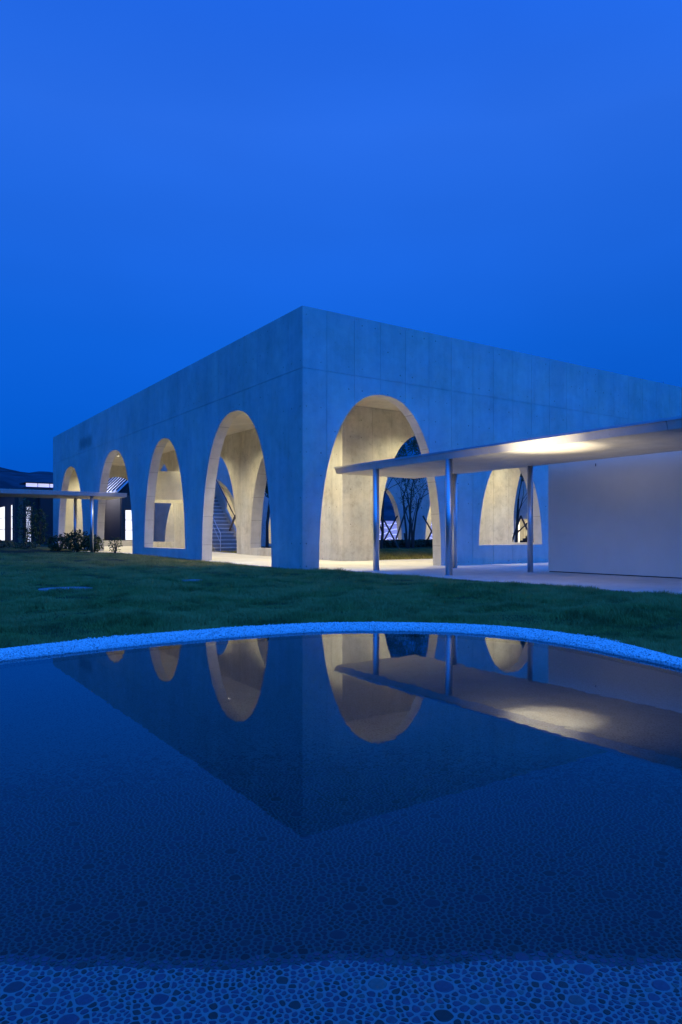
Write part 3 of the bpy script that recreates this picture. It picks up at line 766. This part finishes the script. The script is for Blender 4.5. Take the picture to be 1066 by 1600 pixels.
# ------------------------------------------------------------------ trees
def rot_about(v, ax, ang): return Matrix.Rotation(ang, 3, ax) @ v
def tree(name, loc, stems, h, spread, leaves, label, seed, depth=6, leafm='leaf', group=None, lean=.05, leafsize=.06):
    r = random.Random(seed); e = empty(name, loc); tag(e, label, 'tree', group)
    T = MB(); B_ = MB(); tips = []
    def grow(mb, p, d, L, rad, dep):
        pts_ = [p]; rr = [rad]; q = p.copy(); n_ = 3
        for i in range(n_):
            d2 = (d + Vector((r.gauss(0, .05 if dep == depth else .12), r.gauss(0, .05 if dep == depth else .12), r.gauss(0, .06)))).normalized(); q = q + d2 * L / n_; d = d2
            pts_.append(q.copy()); rr.append(rad * (1 - .45 * (i+1) / n_))
        mb.tube(pts_, rr, 6 if dep >= depth - 1 else 4 if dep > 1 else 3, False)
        if dep <= 3: tips.extend(pts_[1:])
        if dep == 0: return
        for k in range(r.choice((2, 3, 3, 4)) if dep > 1 else 3):
            ax = Vector((r.gauss(0, 1), r.gauss(0, 1), r.gauss(0, .4))).normalized()
            nd = rot_about(d, ax, r.uniform(.3, .85) * spread); nd.z += .22; nd.normalize()
            t_ = r.choice((1, 2, 3)) if k else 3
            grow(B_, pts_[t_], nd, L * r.uniform(.55, .82), rr[t_] * .62, dep - 1)
    for s_ in range(stems):
        a_ = 2*math.pi*s_/max(stems, 1) + r.random(); off = .28 if stems > 1 else 0
        p = Vector((off*math.cos(a_), off*math.sin(a_), -.05)); d = Vector((lean*math.cos(a_), lean*math.sin(a_), 1)).normalized()
        grow(T, p, d, h * r.uniform(.40, .48), .085 if stems > 1 else .11, depth)
    T.build('trunk', M['bark'], e, fixn=False); B_.build('branches', M['bark'], e, fixn=False)
    n = leaves; V = np.zeros((n, 4, 3)); tp = np.array([tuple(q) for q in tips])
    c = tp[NR.integers(0, len(tp), n)] + NR.normal(0, .10, (n, 3)); a1 = NR.normal(0, 1, (n, 3)); a1 /= np.linalg.norm(a1, axis=1)[:, None]
    a2 = np.cross(a1, NR.normal(0, 1, (n, 3))); a2 /= np.linalg.norm(a2, axis=1)[:, None]; s_ = NR.uniform(.5, 1.2, (n, 1)) * leafsize
    V[:, 0] = c - a1*s_; V[:, 1] = c + a2*s_*.5; V[:, 2] = c + a1*s_; V[:, 3] = c - a2*s_*.5
    np_tris('crown', V.reshape(-1, 3), np.arange(4*n).reshape(-1, 4), M[leafm], e, 4)
    return e
TG = 'young trees in the courtyard'
tree('courtyard_tree', (20.5, 19.8, .2), 4, 8.6, .95, 13000, 'multi-stemmed young tree in the middle of the courtyard, seen through the right arch', 3)
tree('courtyard_tree', (17.6, 19.3, .2), 1, 7.0, 1.0, 12000, 'slim staked tree left of the multi-stemmed tree in the courtyard', 5, leafsize=.05)
tree('courtyard_tree', (21.6, 17.6, .2), 1, 7.2, 1.05, 14000, 'leafy staked tree right of the multi-stemmed tree in the courtyard', 9, leafsize=.055)
tree('courtyard_tree', (25.3, 14.6, .15), 1, 7.5, 1.0, 9000, 'dense dark tree behind the small right arch and its A-shaped stakes', 12, leafsize=.09)
tree('courtyard_tree', (10.4, 21.6, .2), 1, 6.5, .75, 9000, 'narrow dark tree showing in the right edge of the nearest left arch', 15, leafsize=.09)
def stakes(loc, legs, label):
    e = empty('tree_stakes', loc); tag(e, label, 'tree stakes')
    for (a, b_) in legs: MB().tube([a, b_], .055, 7).build('pole', M['stake'], e)
    return e
def atpx(lat, d, z): x, y = l2w(lat, d); return Vector((x, y, z))
def stk(d0, pairs, label):
    base = atpx(pairs[0][0][0] * d0 / 1093, d0, 0)
    legs = []
    for (a, b_) in pairs:
        legs.append(tuple((atpx(q[0] * q[2] / 1093, q[2], 1 + q[1] * q[2] / 1093) - base) for q in (a, b_)))
    stakes(base, legs, label)
# poles: lateral and height as slopes at their own distances (measured from the camera point)
stk(45, [((58, 43, 46), (92, -22, 44)), ((88, 32, 46), (66, -9, 47))], 'crossed timber stakes with a low X, left under the courtyard trees')
stk(47, [((104, 48, 47), (86, -4, 46)), ((99, 5, 49), (101, -10, 49))], 'single leaning stake just left of the multi-stemmed tree')
stk(46, [((128, 32, 46), (142, 8, 46)), ((142, 8, 46), (133, -10, 47))], 'bent pair of stakes beside the right jamb of the big arch')
stk(44, [((281, 32, 44), (266, -11, 44)), ((281, 32, 44), (297, -2, 43))], 'A-shaped timber stakes behind the small right arch')
stk(37, [((-165, 33, 37), (-174, 9, 36.5))], 'dark leaning stake in front of the courtyard stair')

# ground cover and hedges
def foliage(name, cx, cy, z0, rx, ry, h, n, size, mat, seed, parent=None, stems=0, flat=False):
    r = np.random.default_rng(seed); u = r.normal(0, 1, (n, 3)); u /= np.linalg.norm(u, axis=1)[:, None]
    rad = r.uniform(.35, 1.0, (n, 1)) ** .5
    c = u * rad; 
    lumps = 1 + .28*np.sin(c[:, 0]*7 + seed)*np.cos(c[:, 1]*6 + seed*2)
    c = c * lumps[:, None]
    c = np.stack([cx + c[:, 0]*rx, cy + c[:, 1]*ry, z0 + h*.5 + c[:, 2]*h*.5], 1); c[:, 2] = np.maximum(c[:, 2], z0 + .02)
    a1 = r.normal(0, 1, (n, 3)); a1 /= np.linalg.norm(a1, axis=1)[:, None]; a2 = np.cross(a1, r.normal(0, 1, (n, 3))); a2 /= np.linalg.norm(a2, axis=1)[:, None]
    s_ = r.uniform(.6, 1.2, (n, 1)) * size; V = np.stack([c - a1*s_, c + a2*s_*.45, c + a1*s_, c - a2*s_*.45], 1)
    return np_tris(name, V.reshape(-1, 3), np.arange(4*n).reshape(-1, 4), mat, parent, 4)
n = 26000; X = NR.uniform(14.5, 30, n); Y = 21.5 + (NR.random(n))*6 ; c = np.stack([X, Y, .2 + NR.uniform(0, .42, n) * (1 + .25*np.sin(X*2.1))], 1)
a1 = NR.normal(0, 1, (n, 3)); a1 /= np.linalg.norm(a1, axis=1)[:, None]; a2 = np.cross(a1, NR.normal(0, 1, (n, 3))); a2 /= np.linalg.norm(a2, axis=1)[:, None]
s_ = NR.uniform(.05, .13, (n, 1)); V = np.stack([c - a1*s_, c + a2*s_*.6, c + a1*s_, c - a2*s_*.6], 1)
tag(np_tris('ground_cover', V.reshape(-1, 3), np.arange(4*n).reshape(-1, 4), M['hedge_leaf'], None, 4), kind='stuff')
def shrub(loc, rx, ry, h, n, size, label, seed, name='leafy_shrub', group=None, airy=False):
    e = empty(name, loc); tag(e, label, 'shrub', group); r = random.Random(seed)
    foliage('foliage', 0, 0, .05, rx, ry, h, n, size, M['shrub_leaf'], seed, e)
    mb = MB()
    for k in range(9):
        a_ = r.uniform(0, 6.28); q = r.uniform(.3, .8)
        mb.tube([(0, 0, -.03), (rx*q*.5*math.cos(a_), ry*q*.5*math.sin(a_), h*.5), (rx*q*math.cos(a_), ry*q*math.sin(a_), h*r.uniform(.7, .95))], [.02, .014, .006], 5, False)
    mb.build('stems', M['bark'], e, fixn=False)
    return e
shrub((-2.2, 20.6, .16), .6, .5, .9, 560, .085, 'leafy shrub at the left edge of the fourth arch', 2)
shrub((-1.6, 19.3, .16), .72, .55, 1.05, 900, .09, 'biggest round shrub in front of the fourth arch, left of the back post', 4)
shrub((-.85, 18.9, .16), .42, .4, .85, 420, .085, 'shrub between the two thin canopy posts', 6)
shrub((-.45, 16.7, .14), .38, .35, .75, 160, .06, 'sparse twiggy shrub at the foot of the third arch', 8)
shrub((-4.2, 26.0, .23), .9, .6, .55, 420, .08, 'low dark shrub near the lit doorway at the far left', 21)
shrub((-3.0, 25.2, .22), .8, .6, .42, 420, .07, 'low ragged shrub left of the building end', 22)
shrub((-1.85, 31.4, .25), .7, .6, 3.2, 700, .10, 'tall thin dark shrub before the lit doorway at the far left', 23, name='tall_shrub')
shrub((-1.0, 31.6, .25), .5, .5, 2.6, 500, .10, 'tall dim shrub against the black cladding at the far left', 24, name='tall_shrub')

# manhole covers half lost in the turf
for (x, y, r_c), lab in zip(COVERS, ('large round metal cover in the lawn at the left, reflecting the sky', 'small round metal cover in the lawn near the second arch', 'small round metal cover in the lawn in front of the corner')):
    e = empty('manhole_cover', (x, y, zt(x, y) + .008)); tag(e, lab, 'manhole cover')
    n = 28; ring(r_c*.93, r_c, -.06, .006, n).build('rim', M['plate'], e)
    mb = MB(); mb.tube([(0, 0, -.05), (0, 0, .0)], r_c*.915, n); mb.build('lid', M['plate'], e)

# ------------------------------------------------------------------ houses behind
def window(parent, x0, x1, z0, z1, y, panes, mat, fr=M['timber_brown'], cols=1, fw=.07):
    """facing -Y"""
    f = MB(); f.box(x0 - fw, y - .06, z0 - fw, x0, y + .04, z1 + fw); f.box(x1, y - .06, z0 - fw, x1 + fw, y + .04, z1 + fw)
    f.box(x0, y - .06, z1, x1, y + .04, z1 + fw); f.box(x0, y - .06, z0 - fw, x1, y + .04, z0)
    o = f.build('window', fr, parent)
    for k in range(panes):
        a = z0 + (z1 - z0)*k/panes; b_ = z0 + (z1 - z0)*(k+1)/panes
        for c in range(cols):
            xa = x0 + (x1-x0)*c/cols; xb = x0 + (x1-x0)*(c+1)/cols
            MB().box(xa + .02, y - .01, a + .03, xb - .02, y + .02, b_ - .03).build('pane', mat, o)
    return o
hs = empty('gabled_house', (7.42, 43.0, .32)); tag(hs, 'dark timber gabled house with pale standing-seam roof and tall lit window behind the third arch', 'house')
MB().box(.25, 0, 0, 9.75, 16, 4.6).build('wall', M['timber_dark'], hs)
MB().prism([(.25, 4.6), (9.75, 4.6), (5.0, 9.3)], 1, .0, 16).build('gable', M['timber_dark'], hs)
MB().prism([(-.15, 4.52), (5.0, 9.7), (5.0, 9.56), (-.05, 4.42)], 1, -.25, 16.3).build('roof', M['metal_roof'], hs)
MB().prism([(10.15, 4.52), (5.0, 9.7), (5.0, 9.56), (10.05, 4.42)], 1, -.25, 16.3).build('roof', M['metal_roof'], hs)
dd = Vector((5.15, 0, 5.18))
for k in range(15):
    y = -.10 + k * 1.15
    MB().prism([(-.15, 4.525), (-.15, 4.66), (5.0, 9.84), (5.0, 9.705)], 1, y, y + .15).build('seam', M['dark_steel'], hs)
MB().box(.3, -.10, .0, 3.4, -.003, 4.2).build('front_cladding', M['timber_brown'], hs)
window(hs, .62, 1.85, .35, 2.95, -.16, 3, M['lit_glass'])
# its roof is washed by a light at the eave (lit strip under the seams)
ev = empty('roof_floodlight', (4.6, 46.5, 4.9)); tag(ev, 'floodlight post washing the pale seamed roof behind the third arch', 'floodlight')
MB().tube([(0, 0, -4.6), (0, 0, 0)], .04, 8).build('pole', M['dark_steel'], ev)
MB().box(-.12, -.15, 0, .12, .15, .1).build('head', M['dark_steel'], ev)
l = bpy.data.lights.new('flood', 'AREA'); l.energy = 650; l.size = .5; l.color = (.92, .90, 1); lo = bpy.data.objects.new('lamp_light', l); COL.objects.link(lo); lo.parent = ev; lo.location = (0, 0, .15); lo.rotation_euler = Vector((4.4, .5, 1.6)).to_track_quat('-Z', 'Y').to_euler()

h2 = empty('flat_roofed_house', (.15, 48.0, .32)); tag(h2, 'low dark timber house with lit slot windows and white clerestory at the far left', 'house')
MB().box(0, 0, 0, 6.6, 20, 4.55).build('wall', M['timber_dark'], h2)
MB().box(1.9, -.9, 0, 5.6, -.004, 4.5).build('clad_box', M['timber_dark'], h2)
MB().box(-.4, -.5, 4.55, 7.0, 20.4, 4.75).build('roof', M['timber_brown'], h2)
MB().box(1.0, .6, 4.75, 5.0, 3, 5.02).build('clerestory_sill', M['timber_dark'], h2)
MB().box(.9, .5, 5.33, 5.1, 3.1, 5.43).build('clerestory_roof', M['timber_dark'], h2)
for k in range(4): MB().box(1.02 + k*.99, .62, 5.02, 1.95 + k*.99, .66, 5.33).build('pane', M['lit_cool'], h2)
window(h2, .90, 1.30, .2, 3.25, -.05, 3, M['lit_warm'], cols=1)
MB().box(.30, -.12, 0, .66, -.004, 4.5).build('pillar', M['timber_brown'], h2)
# side windows facing the lawn (minus X)
for (y0, y1) in ((.6, 1.5), (4.6, 8.2), (10, 14)):
    f = MB(); f.box(-.08, y0 - .08, .2, .04, y0, 3.5); f.box(-.08, y1, .2, .04, y1 + .08, 3.5); f.box(-.08, y0, 3.42, .04, y1, 3.5); f.box(-.08, y0, .2, .04, y1, .28)
    o = f.build('window', M['timber_brown'], h2)
    for k in range(3):
        a = .28 + k*1.046; MB().box(-.03, y0 + .02, a + .03, .0 - .002, y1 - .02, a + 1.02).build('pane', M['lit_glass'], o)
h3 = empty('low_wing', (-9.5, 56.0, .32)); tag(h3, 'brown low wing with a wide overhanging eave at the left edge', 'house')
MB().box(0, 0, 0, 7.6, 10, 4.1).build('wall', M['timber_brown'], h3)
MB().box(-.6, -.8, 4.1, 8.0, 10.4, 4.35).build('roof', M['timber_brown'], h3)
window(h3, 4.6, 6.2, .3, 3.4, -.05, 3, M['lit_glass'])

# wavy screen beyond the courtyard, its lit look set by emission
ws = empty('wave_screen', (30, 50, .32)); tag(ws, 'long pale self-glowing screen wall with white wavy lines seen beyond the courtyard', 'screen')
for k in range(14):
    MB().box(k*2.3, 0, 0, k*2.3 + 2.26, .12, 2.55).build('panel', M['screen'], ws)
    for j in range(4):
        z0 = .35 + j*.62; mb = MB()
        for q in range(12):
            xa = k*2.3 + 2.26*q/12; xb = k*2.3 + 2.26*(q+1)/12; f_ = lambda x: z0 + .11*math.sin(x*2.1 + j*1.3) + .06*math.sin(x*4.7 + j)
            a, b_ = f_(xa), f_(xb); mb.prism([(xa, a - .035), (xb, b_ - .035), (xb, b_ + .035), (xa, a + .035)], 1, -.03, -.003)
        mb.build('wave_line', M['wave'], ws)
fw_ = empty('far_interior_pane', (13.6, 29.4, .9)); tag(fw_, 'small glowing peach pane standing in for a lit interior at the right edge of the nearest left arch', 'glowing pane')
MB().box(-.2, 0, -.3, .9, .06, 2.6).build('pane', M['pink'], fw_); MB().box(.3, -.04, -.3, .38, -.002, 2.6).build('mullion', M['timber_brown'], fw_)  # emissive pane in place of the lit interior behind the arch

# hills
def hill(name, D, h0, amp, seed, a0, a1):
    V = []; F = []; n = 260; K = 7
    for i in range(n + 1):
        a = a0 + (a1 - a0)*i/n; ca_, sa_ = math.cos(a), math.sin(a)
        hh = h0 + amp*noise.noise((i*.035, seed, 0)) + amp*.30*noise.noise((i*.12, seed, 4)) + 1.6*noise.noise((i*.9, seed, 7)) + 1.0*noise.noise((i*2.3, seed, 9))
        hh = max(hh, 4)
        for k in range(K + 1):
            r = D + k*26; z = hh*math.sin(math.pi/2*min(k/5, 1)) if k <= 5 else hh*(1 - .3*(k-5))
            if 0 < k: z += 1.2*noise.noise((i*.6, k*1.7, seed))
            V.append((CAM[0] + 20 + r*sa_, CAM[1] + 20 + r*ca_, z - .3 if k else -1))
    for i in range(n):
        for k in range(K): F.append((i*(K+1)+k, (i+1)*(K+1)+k, (i+1)*(K+1)+k+1, i*(K+1)+k+1))
    tag(mesh_obj(name, V, F, M['hill'], smooth=True), kind='structure')
hill('hill', 260, 37, 9, 2.7, math.radians(-75), math.radians(115))

# overhead cable with its pole outside the frame
cb = empty('overhead_cable', (-8.5, 60, 0)); tag(cb, 'thin overhead cable strung low across the sky at the far left', 'cable')
A_ = Vector((-14, 8, 9.4)); B2 = Vector((44, 14, 9.2)); pts_ = []
for k in range(25):
    t_ = k/24; p = A_.lerp(B2, t_); p.z -= .9*4*t_*(1 - t_); pts_.append(p)
MB().tube(pts_, .022, 5).build('wire', M['cable'], cb)
for q in (A_, B2): MB().tube([(q.x, q.y, .2), (q.x, q.y, 9.8)], [.16, .11], 10).build('pole', M['bark'], cb)
